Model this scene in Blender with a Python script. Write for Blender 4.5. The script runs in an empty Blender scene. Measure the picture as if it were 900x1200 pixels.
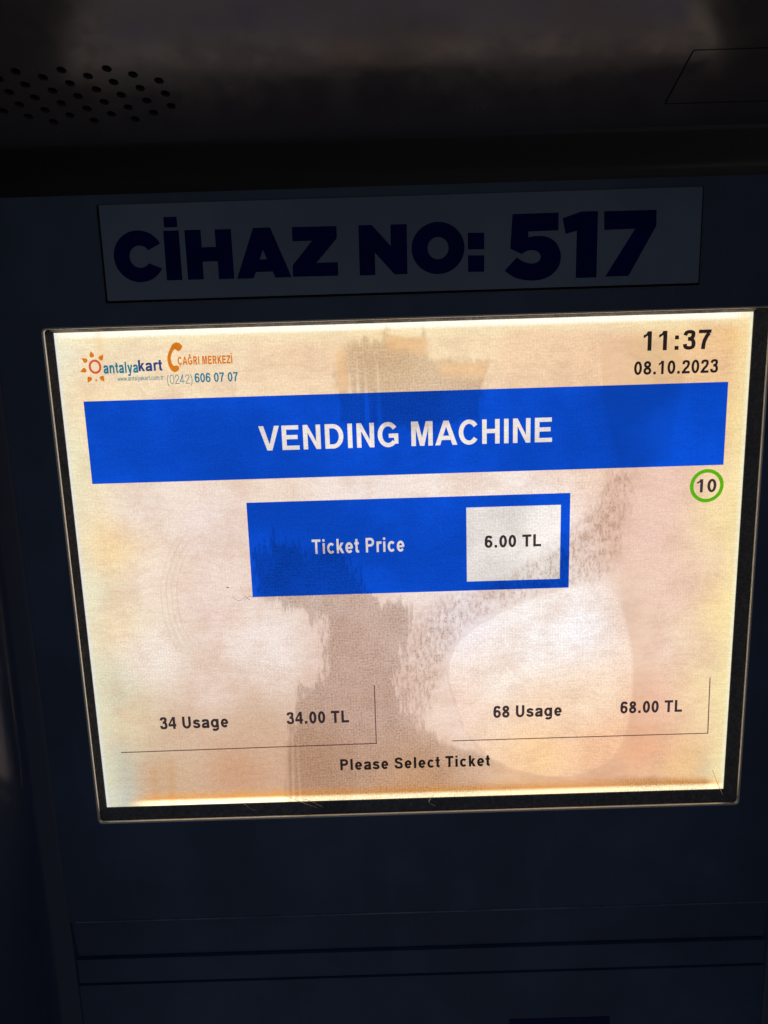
import bpy, math
import numpy as np
from mathutils import Matrix, Vector
from mathutils.geometry import delaunay_2d_cdt

sc = bpy.context.scene
COL = sc.collection
R = math.radians

# ------------------------------------------------------------------ camera
cam_d = bpy.data.cameras.new("camera")
cam = bpy.data.objects.new("camera", cam_d)
COL.objects.link(cam)
cam_d.sensor_fit = 'VERTICAL'
cam_d.sensor_height = 36.0
cam_d.lens = 27.0                     # 900 px focal length on a 1200 px tall picture
cam_d.clip_start = 0.01
cam_d.clip_end = 500
cv = Matrix(((0.99953366, -0.00506248, -0.03011352),
             (-0.03051867, -0.19891928, -0.97954057),
             (-0.00103126, 0.9800028, -0.19898102)))      # world -> camera (x right, y down, z forward)
bc = Matrix(((1, 0, 0), (0, -1, 0), (0, 0, -1))) @ cv
m = bc.transposed().to_4x4()
m.translation = Vector((-0.01058, -0.33709, 0.09995))
cam.matrix_world = m
sc.camera = cam

# ------------------------------------------------------------------ world, sun, exposure
SUN_EL, SUN_AZ = R(45), R(68)         # sun stands behind the machine, a little to its left
world = bpy.data.worlds.new("World")
sc.world = world
world.use_nodes = True
wn = world.node_tree
bg = wn.nodes['Background']
sky = wn.nodes.new('ShaderNodeTexSky')
sky.sky_type = 'NISHITA'
sky.sun_disc = False
sky.sun_elevation = SUN_EL
sky.sun_rotation = -SUN_AZ
wn.links.new(sky.outputs[0], bg.inputs[0])
bg.inputs[1].default_value = 0.12
sd = bpy.data.lights.new("sun", 'SUN')
sd.energy = 3.0
sd.angle = R(0.5)
sd.color = (1.0, 0.95, 0.88)
sun = bpy.data.objects.new("sun", sd)
COL.objects.link(sun)
# direction towards the sun: +Y (behind the machine), turned towards -X
sdir = Vector((-math.sin(SUN_AZ) * math.cos(SUN_EL), math.cos(SUN_AZ) * math.cos(SUN_EL), math.sin(SUN_EL)))
sun.rotation_euler = sdir.to_track_quat('Z', 'Y').to_euler()
sun.location = (0, 0, 5)
sc.view_settings.view_transform = 'Standard'
sc.view_settings.look = 'None'
sc.view_settings.gamma = 1
EXPO = -2.3
sc.view_settings.exposure = EXPO
sc.cycles.max_bounces = 8
sc.cycles.transparent_max_bounces = 12
LIT = 2 ** (-EXPO)                    # strength of a full white screen pixel


# ------------------------------------------------------------------ helpers
def lin(c):
    return tuple(((v / 255) / 12.92 if v / 255 <= .04045 else ((v / 255 + .055) / 1.055) ** 2.4) for v in c)


class NT:
    """small wrapper for writing node trees"""
    def __init__(s, name):
        s.mat = bpy.data.materials.new(name)
        s.mat.use_nodes = True
        s.t = s.mat.node_tree
        s.t.nodes.clear()
        s.out = s.t.nodes.new('ShaderNodeOutputMaterial')

    def n(s, kind, **kw):
        x = s.t.nodes.new(kind)
        for k, v in kw.items():
            setattr(x, k, v)
        return x

    def put(s, sock, v):
        if hasattr(v, 'is_output'):
            s.t.links.new(v, sock)
        else:
            if hasattr(sock.default_value, '__len__') and hasattr(v, '__len__') and len(v) == 3 and len(sock.default_value) == 4:
                v = (*v, 1)
            sock.default_value = v

    def math(s, op, a, b=0.0, c=None):
        x = s.n('ShaderNodeMath', operation=op)
        s.put(x.inputs[0], a)
        s.put(x.inputs[1], b)
        if c is not None:
            s.put(x.inputs[2], c)
        return x.outputs[0]

    def mix(s, f, a, b, mode='MIX'):
        x = s.n('ShaderNodeMix', data_type='RGBA', blend_type=mode)
        s.put(x.inputs[0], f)
        s.put(x.inputs[6], a)
        s.put(x.inputs[7], b)
        return x.outputs[2]

    def ramp(s, v, lo, hi, a=0.0, b=1.0, smooth=True):
        x = s.n('ShaderNodeMapRange', interpolation_type='SMOOTHSTEP' if smooth else 'LINEAR')
        s.put(x.inputs[0], v)
        for i, q in zip((1, 2, 3, 4), (lo, hi, a, b)):
            x.inputs[i].default_value = q
        return x.outputs[0]

    def attr(s, name, out='Fac'):
        x = s.n('ShaderNodeAttribute', attribute_name=name)
        return x.outputs[out]

    def noise(s, vec, scale, detail=3, rough=.55, stretch=(1, 1, 1), dist=0.0):
        mp = s.n('ShaderNodeMapping')
        mp.inputs['Scale'].default_value = stretch
        s.put(mp.inputs[0], vec)
        x = s.n('ShaderNodeTexNoise')
        x.inputs['Scale'].default_value = scale
        x.inputs['Detail'].default_value = detail
        x.inputs['Roughness'].default_value = rough
        x.inputs['Distortion'].default_value = dist
        s.t.links.new(mp.outputs[0], x.inputs['Vector'])
        return x.outputs[0]

    def obj(s):
        return s.n('ShaderNodeTexCoord').outputs['Object']

    def pbsdf(s, base, rough=.5, metal=0.0, spec=.5, normal=None, coat=0.0):
        b = s.n('ShaderNodeBsdfPrincipled')
        s.put(b.inputs['Base Color'], base)
        s.put(b.inputs['Roughness'], rough)
        s.put(b.inputs['Metallic'], metal)
        s.put(b.inputs['Specular IOR Level'], spec)
        s.put(b.inputs['Coat Weight'], coat)
        if normal is not None:
            s.t.links.new(normal, b.inputs['Normal'])
        return b.outputs[0]

    def bump(s, h, strength, dist):
        b = s.n('ShaderNodeBump')
        b.inputs['Strength'].default_value = strength
        b.inputs['Distance'].default_value = dist
        s.t.links.new(h, b.inputs['Height'])
        return b.outputs[0]

    def done(s, shader):
        s.t.links.new(shader, s.out.inputs[0])
        return s.mat


def paint(name, col, rough=.35, orange=.12, dirt=.25, spec=.5):
    """powder-coated sheet steel: fine orange peel, dust, faint wipe marks"""
    t = NT(name)
    o = t.obj()
    big = t.noise(o, 14, 4, .6)
    fine = t.noise(o, 420, 3, .6)
    wipe = t.noise(o, 60, 4, .65, (1, 1, .18))
    c2 = tuple(min(1, v * 1.75 + .006) for v in col)
    c = t.mix(t.ramp(big, .35, .7, 0, dirt), col, c2)
    c = t.mix(t.ramp(wipe, .52, .75, 0, dirt * .6), c, c2)
    speck = t.noise(o, 900, 2, .5)
    c = t.mix(t.ramp(speck, .72, .78, 0, .25), c, (.12, .12, .12))
    r = t.math('ADD', t.ramp(wipe, .3, .75, rough - .05, rough + .10), t.ramp(big, .3, .7, -.03, .04))
    return t.done(t.pbsdf(c, r, 0, spec, t.bump(fine, orange, .0002)))


def plain(name, col, rough=.5, metal=0.0, spec=.5, var=.25, scale=60):
    t = NT(name)
    o = t.obj()
    nz = t.noise(o, scale, 4, .6)
    c = t.mix(t.ramp(nz, .3, .7, 0, 1), tuple(v * (1 - var) for v in col), tuple(min(1, v * (1 + var)) for v in col))
    return t.done(t.pbsdf(c, rough, metal, spec, t.bump(t.noise(o, scale * 12, 2), .1, .0002)))


def angle_wash(t, col):
    """an old TN panel loses its colours when seen from a steep angle"""
    g = t.n('ShaderNodeNewGeometry')
    d = t.n('ShaderNodeVectorMath', operation='DOT_PRODUCT')
    t.t.links.new(g.outputs['Normal'], d.inputs[0])
    t.t.links.new(g.outputs['Incoming'], d.inputs[1])
    c = t.math('ABSOLUTE', d.outputs['Value'])
    return t.mix(t.ramp(c, .68, .50, 0, .75), col, (.50, .42, .40))


def lit(name, rgb, gain=1.0):
    """lit screen pixels of one colour (sRGB as the screen shows it)"""
    t = NT(name)
    o = t.obj()
    nz = t.noise(o, 14, 4, .6)
    g = t.ramp(nz, .34, .66, .80, 1.16)
    e = t.n('ShaderNodeEmission')
    t.put(e.inputs[0], angle_wash(t, lin(rgb)))
    t.put(e.inputs[1], t.math('MULTIPLY', g, gain * LIT))
    return t.done(e.outputs[0])


FACE = Matrix(((1, 0, 0, 0), (0, 0, -1, 0), (0, 1, 0, 0), (0, 0, 0, 1)))   # drawing plane XY -> wall plane XZ, front towards -Y


def link(name, me, mat, parent=None):
    o = bpy.data.objects.new(name, me)
    COL.objects.link(o)
    if mat is not None:
        me.materials.clear()
        me.materials.append(mat)
    if parent is not None:
        o.parent = parent
    return o


def curve_mesh(cu):
    tmp = bpy.data.objects.new("tmp", cu)
    COL.objects.link(tmp)
    dg = bpy.context.evaluated_depsgraph_get()
    dg.update()
    me = bpy.data.meshes.new_from_object(tmp.evaluated_get(dg), depsgraph=dg)
    bpy.data.objects.remove(tmp)
    bpy.data.curves.remove(cu)
    return me


def plate_mesh(name, loops, thick, bevel, seg):
    cu = bpy.data.curves.new(name, 'CURVE')
    cu.dimensions = '2D'
    cu.fill_mode = 'BOTH'
    for lp in loops:
        sp = cu.splines.new('POLY')
        sp.points.add(len(lp) - 1)
        for p_, q in zip(sp.points, lp):
            p_.co = (q[0], q[1], 0, 1)
        sp.use_cyclic_u = True
    cu.extrude = thick / 2 - bevel
    cu.bevel_depth = bevel
    cu.bevel_resolution = seg
    cu.offset = -bevel
    return curve_mesh(cu)


def shape(name, loops, mat, parent, y=0.0, thick=0.0, bevel=0.0, seg=2, M=None):
    """flat outline with holes cut to shape; thick > 0 gives a plate whose FRONT face lies at y"""
    if not thick:
        vs, es = [], []
        for lp in loops:
            n0 = len(vs)
            vs += [Vector((q[0] * 1000, q[1] * 1000)) for q in lp]
            es += [(n0 + i, n0 + (i + 1) % len(lp)) for i in range(len(lp))]
        r_ = delaunay_2d_cdt(vs, es, [], 0, 1e-6)
        keep = []
        for f in r_[2]:
            cx_ = sum(r_[0][i].x for i in f) / 3000
            cy_ = sum(r_[0][i].y for i in f) / 3000
            odd = False
            for lp in loops:
                for i in range(len(lp)):
                    p_, q_ = lp[i - 1], lp[i]
                    if (p_[1] > cy_) != (q_[1] > cy_) and cx_ < (q_[0] - p_[0]) * (cy_ - p_[1]) / (q_[1] - p_[1]) + p_[0]:
                        odd = not odd
            if odd:
                keep.append(f)
        me = bpy.data.meshes.new(name)
        me.from_pydata([(q.x / 1000, q.y / 1000, 0) for q in r_[0]], [], keep)
        me.update()
    else:
        me = plate_mesh(name, loops, thick, bevel, seg)
    me.transform(M if M is not None else FACE)
    me.transform(Matrix.Translation((0, y + thick / 2, 0)) if M is None else Matrix())
    o = link(name, me, mat, parent)
    if bevel:
        for f in me.polygons:
            f.use_smooth = False
    return o


def rrect(x0, x1, z0, z1, r=0.0, n=5):
    if r <= 0:
        return [(x0, z0), (x1, z0), (x1, z1), (x0, z1)]
    out = []
    for cx, cz, a0 in ((x1 - r, z0 + r, -90), (x1 - r, z1 - r, 0), (x0 + r, z1 - r, 90), (x0 + r, z0 + r, 180)):
        for k in range(n + 1):
            a = R(a0 + 90 * k / n)
            out.append((cx + r * math.cos(a), cz + r * math.sin(a)))
    return out


def circle(cx, cz, rx, rz=None, n=40, a0=0, a1=360):
    rz = rz or rx
    full = abs(a1 - a0) >= 360
    k = n if full else n + 1
    return [(cx + rx * math.cos(R(a0 + (a1 - a0) * i / n)), cz + rz * math.sin(R(a0 + (a1 - a0) * i / n))) for i in range(k)]


def mesh(name, verts, faces, mat, parent=None, smooth=False):
    me = bpy.data.meshes.new(name)
    me.from_pydata(verts, [], faces)
    me.update()
    if smooth:
        for f in me.polygons:
            f.use_smooth = True
    return link(name, me, mat, parent)


def box(name, x0, x1, y0, y1, z0, z1, mat, parent=None):
    v = [(x, y, z) for x in (x0, x1) for y in (y0, y1) for z in (z0, z1)]
    f = [(0, 1, 3, 2), (4, 6, 7, 5), (0, 4, 5, 1), (2, 3, 7, 6), (0, 2, 6, 4), (1, 5, 7, 3)]
    return mesh(name, v, f, mat, parent)


def profile(name, pts, x0, x1, th, mat, parent):
    """bent sheet: polyline of (y, z) swept along x, with thickness th added on its right-hand side"""
    P = [Vector(q) for q in pts]
    N = []
    for i in range(len(P)):
        a = (P[i] - P[i - 1]).normalized() if i else None
        b = (P[i + 1] - P[i]).normalized() if i < len(P) - 1 else None
        t_ = ((a or b) + (b or a)).normalized()
        N.append(Vector((t_.y, -t_.x)))
    Q = [p_ + n_ * th for p_, n_ in zip(P, N)]
    n = len(P)
    v = [(x, q.x, q.y) for x in (x0, x1) for q in P + Q]
    f = []
    for i in range(n - 1):
        f.append((i, i + 1, 2 * n + i + 1, 2 * n + i))
        f.append((n + i + 1, n + i, 3 * n + i, 3 * n + i + 1))
    for o_ in (0, 2 * n):
        for i in range(n - 1):
            f.append((o_ + i, o_ + n + i, o_ + n + i + 1, o_ + i + 1))
    f.append((0, 2 * n, 3 * n, n))
    f.append((n - 1, 2 * n - 1, 4 * n - 1, 3 * n - 1))
    o = mesh(name, v, f, mat, parent)
    return o


# ------------------------------------------------------------------ materials
M_face = paint("navy_powder_coat", (.105, .128, .205), .40, .12, .5)
M_hood = paint("dark_hood_paint", (.098, .090, .092), .17, .02, .05, .55)
M_hatch = M_hood
M_side = paint("dark_side_paint", (.085, .105, .165), .16, .03, .12, .9)
M_cab = paint("grey_blue_cabinet", (.10, .12, .16), .4)
M_black = plain("black_void", (.004, .004, .004), .9, 0, .1)
M_gap = plain("black_backing", (.004, .004, .006), .7, 0, .2)


def rim_material():
    t = NT("bare_steel_edge")
    o = t.obj()
    nz = t.noise(o, 300, 4, .7)
    g = t.noise(o, 30, 3, .6)
    c = t.mix(t.ramp(nz, .35, .65), (1, .88, .74), (1, .96, .88))
    c = t.mix(t.ramp(g, .64, .76, 0, .45), c, (.10, .09, .08))
    return t.done(t.pbsdf(c, t.ramp(nz, .3, .7, .46, .60), 1.0, .6, t.bump(nz, .2, .0002)))


M_rim = rim_material()


def bezel_material():
    t = NT("dusty_black_bezel")
    o = t.obj()
    fib = t.noise(o, 600, 5, .75, (1, 1, 1), .6)
    lint = t.noise(o, 900, 3, .7, (.5, 1, 1.4))
    edge = t.noise(o, 45, 3, .6)
    c = t.mix(t.ramp(fib, .40, .70), (.10, .098, .10), (.22, .21, .21))
    c = t.mix(t.ramp(lint, .62, .76, 0, .35), c, (.30, .28, .26))
    c = t.mix(t.ramp(edge, .5, .75, 0, .35), c, (.012, .012, .012))
    return t.done(t.pbsdf(c, .42, 0, .5, t.bump(fib, .3, .0004)))


M_bezel = bezel_material()


def gasket_material():
    t = NT("dusty_grey_gasket")
    o = t.obj()
    a = t.noise(o, 90, 5, .7, (1, 1, 1), .4)
    b = t.noise(o, 420, 4, .7)
    c = t.mix(t.ramp(a, .35, .65), (.20, .185, .18), (.62, .60, .57))
    c = t.mix(t.ramp(b, .58, .66, 0, .7), c, (.03, .028, .026))
    return t.done(t.pbsdf(c, .8, 0, .3, t.bump(b, .4, .0004)))


M_gasket = gasket_material()


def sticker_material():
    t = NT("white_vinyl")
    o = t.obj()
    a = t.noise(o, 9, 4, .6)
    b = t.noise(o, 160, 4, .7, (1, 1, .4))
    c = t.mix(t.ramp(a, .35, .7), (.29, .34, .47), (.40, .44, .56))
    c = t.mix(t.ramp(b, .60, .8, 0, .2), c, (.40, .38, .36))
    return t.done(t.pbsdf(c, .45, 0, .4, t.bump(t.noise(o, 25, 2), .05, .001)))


M_vinyl = sticker_material()
M_ink = plain("navy_ink", (.007, .014, .17), .7, 0, 0, .15)


# ------------------------------------------------------------------ setting
def pavement_material():
    t = NT("paved_ground")
    o = t.obj()
    br = t.n('ShaderNodeTexBrick')
    br.inputs['Scale'].default_value = 1.0
    br.inputs['Brick Width'].default_value = .4
    br.inputs['Row Height'].default_value = .4
    br.inputs['Mortar Size'].default_value = .006
    br.inputs['Color1'].default_value = (.15, .14, .13, 1)
    br.inputs['Color2'].default_value = (.18, .17, .155, 1)
    br.inputs['Mortar'].default_value = (.06, .055, .05, 1)
    t.t.links.new(o, br.inputs['Vector'])
    c = t.mix(t.ramp(t.noise(o, 3, 5, .6), .35, .7, 0, .4), br.outputs[0], (.10, .095, .09))
    return t.done(t.pbsdf(c, .85, 0, .3))


GZ = -1.32
g = mesh("pavement", [(-150, -150, GZ), (150, -150, GZ), (150, 150, GZ), (-150, 150, GZ)], [(0, 1, 2, 3)], pavement_material())
g['kind'] = 'structure'

# ------------------------------------------------------------------ the machine
machine = bpy.data.objects.new("ticket_machine", None)
machine.empty_display_size = .2
COL.objects.link(machine)
machine.location = (0, .2, GZ)
machine['label'] = "dark ticket machine with a lit screen with stains and painted-on reflections under its CİHAZ NO: 517 plate"
machine['category'] = "ticket machine"
bpy.context.view_layer.update()
inv = machine.matrix_world.inverted()


def adopt(o):
    """parent o to the machine without moving it"""
    o.parent = machine
    o.matrix_parent_inverse = inv
    return o


X0, X1 = -.1835, .1855                 # inside width of the recess
CX0, CX1, CZ0, CZ1 = -.15397, .15668, -.11856, .11520     # screen cut-out

# front panel with the cut-out
adopt(shape("front_panel", [rrect(X0 - .004, X1 + .004, -.1735, .1690), rrect(CX0 - .00075, CX1 + .00075, CZ0 - .00075, CZ1 + .00075, .0022)],
            M_face, None, 0, .002))
rim = shape("cutout_rim", [rrect(CX0 - .0015, CX1 + .0015, CZ0 - .0015, CZ1 + .0015, .0030), rrect(CX0, CX1, CZ0, CZ1, .0015)],
            M_rim, None, .00005, .0020, .00072, 6)
for f in rim.data.polygons:
    f.use_smooth = True
adopt(rim)

# lower strip, step and door below the panel
adopt(profile("lower_ledge", [(.0000, -.1732), (.0012, -.1745), (.0032, -.1958), (.0040, -.1964), (.009, -.1966)], X0 - .004, X1 + .004, -.0015, M_face, None))
adopt(box("step_strip", X0 - .002, X1 + .002, .0016, .008, -.2105, -.1968, M_face))
adopt(box("lower_door", X0 - .002, X1 + .002, .0008, .016, -.52, -.2113, M_face))
adopt(box("gap_backing", X0 - .003, X1 + .003, .0095, .011, -.2130, -.1730, plain("gap_shadow_paint", (.02, .022, .03), .8)))
blue = paint("blue_sticker", (.006, .016, .13), .35)
adopt(box("blue_sticker", .046, .098, .0004, .0010, -.285, -.2392, blue))

# lip where the panel folds into the ledge, its highlight painted as lighter colour
_t = NT("highlight_edge_paint")
_o = _t.obj()
_c = _t.mix(_t.ramp(_t.noise(_o, 22, 5, .7, (1, .1, .1)), .36, .66), (.11, .135, .215), (.34, .38, .48))
adopt(box("highlight_lip", X0 + .012, X1 - .002, -.00035, .0012, -.1737, -.1730, _t.done(_t.pbsdf(_c, .4, 0, .5))))

# hood: fillet, then a flat slope rising 19.5 degrees towards the viewer
AH = R(19.5)
HZ = .179


def hood_pt(t, off=0.0):               # (y, z) along the slope, off = out of the visible side
    return (-t * math.cos(AH) - off * math.sin(AH), HZ + t * math.sin(AH) - off * math.cos(AH))


fil = [(-.0002, .1686), (-.0008, .1722)]
p1 = Vector((-.0008, .1722))
p2 = Vector(hood_pt(.0155))
pc = Vector((-.0008, .1790))
for k in range(1, 9):
    s = k / 9
    fil.append(tuple(p1 * (1 - s) ** 2 + pc * 2 * s * (1 - s) + p2 * s * s))
fil.append(tuple(p2))
fo = profile("hood_fillet", fil, X0 - .004, X1 + .004, .0012, M_hood, None)
for f in fo.data.polygons:
    f.use_smooth = len(f.vertices) == 4 and abs(f.normal.x) < .5
adopt(fo)

# matrix of the slope: drawing (x, t) -> world, drawing +Z = visible (lower) side
HM = Matrix(((1, 0, 0, 0), (0, -math.cos(AH), -math.sin(AH), 0), (0, math.sin(AH), -math.cos(AH), HZ), (0, 0, 0, 1)))
HM = HM @ Matrix.Scale(1, 4)
rows = [(.0561, (-.1306, -.1151, -.0998)), (.0529, (-.1380, -.1228, -.1074, -.0920)), (.0496, (-.1457, -.1304, -.1149, -.0998, -.0841)),
        (.0462, (-.1376, -.1224, -.1070, -.0917)), (.0430, (-.1455, -.1301, -.1148, -.0994, -.0838)),
        (.0396, (-.1372, -.1221, -.1067, -.0914)), (.0363, (-.1445, -.1294, -.1142, -.0992, -.0836)),
        (.0330, (-.1370, -.1218, -.1065, -.0910)), (.0296, (-.1292, -.1141, -.0988))]
holes = [list(reversed(circle(x, t_, .00165, n=18))) for t_, xs in rows for x in xs]
hatch_hole = rrect(.0979, .170, .0287, .0565, .0008, 2)
T1 = .190  # hood lengthened out of view to darken the top of the panel
hp = shape("hood", [rrect(X0 - .004, X1 + .004, .0150, T1)] + holes + [hatch_hole], M_hood, None, 0, 0, 0, M=HM)
sol = hp.modifiers.new("thickness", 'SOLIDIFY')
sol.thickness = .0014
sol.offset = -1
adopt(hp)
hat = shape("hatch_cover", [rrect(.0985, .1694, .0292, .0560, .0006, 2)], M_hatch, None, 0, 0, 0, M=HM)
sol = hat.modifiers.new("thickness", 'SOLIDIFY')
sol.thickness = .0012
sol.offset = -1
hat.parent = hp
yb, zb = hood_pt(.040, -.010)
bk = shape("speaker_backing", [rrect(-.16, -.07, .012, .075)], M_black, None, M=Matrix.Translation((0, math.sin(AH) * .006, math.cos(AH) * .006)) @ HM)
adopt(bk)
bk2 = shape("hatch_backing", [rrect(.094, .178, .022, .065)], M_black, None, M=Matrix.Translation((0, math.sin(AH) * .004, math.cos(AH) * .004)) @ HM)
adopt(bk2)

# side cheeks: bent out of the panel with a wide round corner; the right one is lengthened, out of view, to shade the right side
def cheek(sx, x, depth, ang):
    ta = math.tan(R(ang))
    pts = []
    r_ = .008
    for k in range(9):                                  # fillet from the panel plane to the cheek plane
        u_ = k / 8
        ax_, ay_ = x - sx * .009, .0006
        bx_, by_ = x, .0006
        cx_, cy_ = x + sx * r_ * ta, -r_
        pts.append(((1 - u_) ** 2 * ax_ + 2 * u_ * (1 - u_) * bx_ + u_ * u_ * cx_, (1 - u_) ** 2 * ay_ + 2 * u_ * (1 - u_) * by_ + u_ * u_ * cy_ - .0008))
    pts.append((x + sx * depth * ta, -depth))
    back = [(x + sx * (depth * ta + .012), -depth), (x + sx * .05, .004), (x - sx * .010, .004)]
    ring_ = pts + back
    n = len(ring_)
    v = [(q[0], q[1], z) for z in (-.52, HZ + .09) for q in ring_]
    f = [(i, (i + 1) % n, n + (i + 1) % n, n + i) for i in range(n)] + [tuple(range(n)), tuple(range(2 * n - 1, n - 1, -1))]
    if sx > 0:
        f = [tuple(reversed(q)) for q in f]
    o = mesh("side_cheek", v, f, M_side)
    for i in range(8):
        o.data.polygons[i].use_smooth = True
    return adopt(o)


cheek(-1, X0, .125, 20)
cheek(1, X1, .25, 7)
# cabinet round the recess
yf, zf = hood_pt(T1)
adopt(box("canopy_front", -.262, .262, yf - .02, yf + .004, zf - .004, zf + .12, M_cab))
adopt(box("canopy_top", -.262, .262, yf - .02, .52, zf + .116, zf + .14, M_cab))
adopt(box("cabinet_side", -.262, -.246, -.12, .50, GZ + .05, zf + .117, M_cab))
adopt(box("cabinet_side", .246, .262, -.12, .50, GZ + .05, zf + .117, M_cab))
adopt(box("cabinet_back", -.246, .246, .48, .50, GZ + .05, zf + .115, M_cab))
adopt(box("cabinet_front", -.246, .246, -.12, -.10, GZ + .05, -.52, M_cab))
adopt(box("plinth", -.24, .24, -.08, .48, GZ, GZ + .055, M_black))

# number plate: thin white vinyl plate on a slightly larger black backing
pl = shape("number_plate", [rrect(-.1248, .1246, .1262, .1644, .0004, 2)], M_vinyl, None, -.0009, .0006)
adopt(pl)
ad = shape("backing_edge", [rrect(-.1258, .1252, .1253, .1646, .0004, 2)], M_gap, None, -.0004, .0004)
ad.parent = pl
fm = shape("clear_film", [rrect(-.1264, .1258, .1247, .1649, .0004, 2)], plain("clear_film", (.11, .13, .17), .3), None, -.0002, .0002)
fm.parent = pl


# heavy plate lettering, millimetres on the panel
def smooth(P, n=5):
    """rounded run through points (Catmull-Rom), ends kept"""
    Q = [P[0]] + list(P) + [P[-1]]
    out = []
    for i in range(1, len(Q) - 2):
        a, b, c, d = Q[i - 1], Q[i], Q[i + 1], Q[i + 2]
        for k in range(n):
            u = k / n
            out.append(tuple(.5 * (2 * b[j] + (c[j] - a[j]) * u + (2 * a[j] - 5 * b[j] + 4 * c[j] - d[j]) * u * u
                                   + (3 * b[j] - a[j] - 3 * c[j] + d[j]) * u ** 3) for j in (0, 1)))
    out.append(P[-1])
    return out


def mir(pts):
    return [(a / 1000, b / 1000) for a, b in pts]


L_C = circle(-109.9, 143.75, 10.55, 10.35, 36, 28.5, 330.5) + circle(-109.5, 143.65, 4.4, 4.45, 24, 322, 34)
L = {
 'letter_c': [L_C],
 'letter_i': [[(-99.0, 153.6), (-92.6, 153.6), (-92.6, 133.8), (-99.1, 133.8)], [(-98.5, 159.0), (-93.0, 159.0), (-93.0, 154.9), (-98.5, 154.9)]],
 'letter_h': [[(-90.2, 153.6), (-83.5, 153.6), (-83.5, 146.6), (-77.6, 146.6), (-77.6, 153.5), (-70.9, 153.5), (-70.8, 133.7), (-77.2, 133.7), (-77.2, 140.9), (-83.6, 140.9), (-83.6, 133.8), (-90.2, 133.8)]],
 'letter_a': [[(-61.7, 153.6), (-54.6, 153.7), (-46.7, 133.6), (-53.5, 133.6), (-54.5, 136.1), (-61.5, 136.1), (-62.7, 133.6), (-69.6, 133.6)], [(-58.1, 144.9), (-56.6, 141.1), (-59.7, 141.1)]],
 'letter_z': [[(-45.5, 153.5), (-27.0, 153.4), (-27.1, 148.6), (-36.0, 139.0), (-27.1, 139.0), (-27.1, 133.6), (-46.1, 133.7), (-46.0, 138.3), (-37.4, 147.9), (-45.6, 147.9)]],
 'letter_n': [[(-17.9, 153.4), (-12.4, 153.4), (-4.7, 144.8), (-4.6, 153.3), (2.1, 153.3), (2.0, 133.4), (-3.4, 133.4), (-11.5, 142.5), (-11.5, 133.4), (-18.0, 133.4)]],
 'letter_o': [circle(15.0, 143.4, 11.05, 10.4, 44), circle(15.0, 143.4, 4.4, 4.45, 32)],
 'colon': [[(27.5, 149.1), (34.3, 149.0), (34.3, 142.4), (27.5, 142.5)], [(27.5, 140.1), (34.3, 140.0), (34.2, 133.4), (27.5, 133.5)]],
 'digit_five': [[(46.1, 155.9), (65.2, 156.0), (65.2, 149.0), (52.7, 148.9), (52.7, 146.5)]
                + smooth([(53.2, 146.7), (56.8, 147.0), (60.6, 146.5), (64.3, 144.1), (66.3, 139.7), (65.7, 134.9), (62.6, 131.3), (58.2, 129.5), (52.8, 129.3), (47.2, 130.6), (42.8, 133.5)])
                + smooth([(47.9, 138.7), (51.2, 136.7), (54.8, 136.1), (57.4, 137.2), (57.8, 139.4), (56.0, 141.1), (52.7, 141.3), (49.9, 140.0)]) + [(45.2, 142.3)]],
 'digit_one': [[(66.9, 153.7), (74.7, 156.1), (81.5, 156.1), (81.5, 129.7), (72.8, 129.7), (72.9, 148.6), (68.2, 147.5)]],
 'digit_seven': [[(84.1, 155.9), (105.8, 155.9), (105.9, 149.6), (95.0, 129.9), (85.2, 129.9), (97.2, 148.7), (84.3, 148.6)]],
}
for nm, loops in L.items():
    shape(nm, [mir(l) for l in loops], M_ink, pl, -.00096)

# ------------------------------------------------------------------ screen: bezel, gasket, display, glass
SW, SH = .304, .228


def P(ux, uy):                          # screen layout unit (1024 x 768) -> metres on the display
    return (ux / 1024 * SW - SW / 2, SH / 2 - uy / 768 * SH)


def PL(pts):
    return [P(*q) for q in pts]


def ring_mesh(name, inner, outer, yi, yo, mat, parent, drop=()):
    v = [(x, yi, z) for x, z in inner] + [(x, yo, z) for x, z in outer]
    n = len(inner)
    f = [(i, (i + 1) % n, n + (i + 1) % n, n + i) for i in range(n) if i not in drop]
    return mesh(name, v, f, mat, parent)


# black bezel sloping back from the cut-out to the display
bz = ring_mesh("screen_bezel", rrect(-SW / 2, SW / 2, -SH / 2, SH / 2), rrect(CX0 - .0012, CX1 + .0012, CZ0 - .0012, CZ1 + .0012),
               .0057, .0026, M_bezel, None)
so = bz.modifiers.new("depth", 'SOLIDIFY')
so.thickness = .002
so.offset = -1 if bz.data.polygons[0].normal.y < 0 else 1
adopt(bz)
# dusty strip of gasket along the top edge
gv = []
NG = 60
rng = np.random.RandomState(4)
for i in range(NG + 1):
    x = CX0 + .0022 + (CX1 - CX0 - .0075) * i / NG
    j = rng.uniform(-.00012, .00012)
    gv += [(x, .0016, .1153), (x, .0012, .1150), (x, .0046 + j, .1141 + j), (x, .0056, .1140)]
gf = []
for i in range(NG):
    for k in range(3):
        a = i * 4 + k
        gf.append((a, a + 4, a + 5, a + 1))
adopt(mesh("top_gasket", gv, gf, M_gasket))


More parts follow.
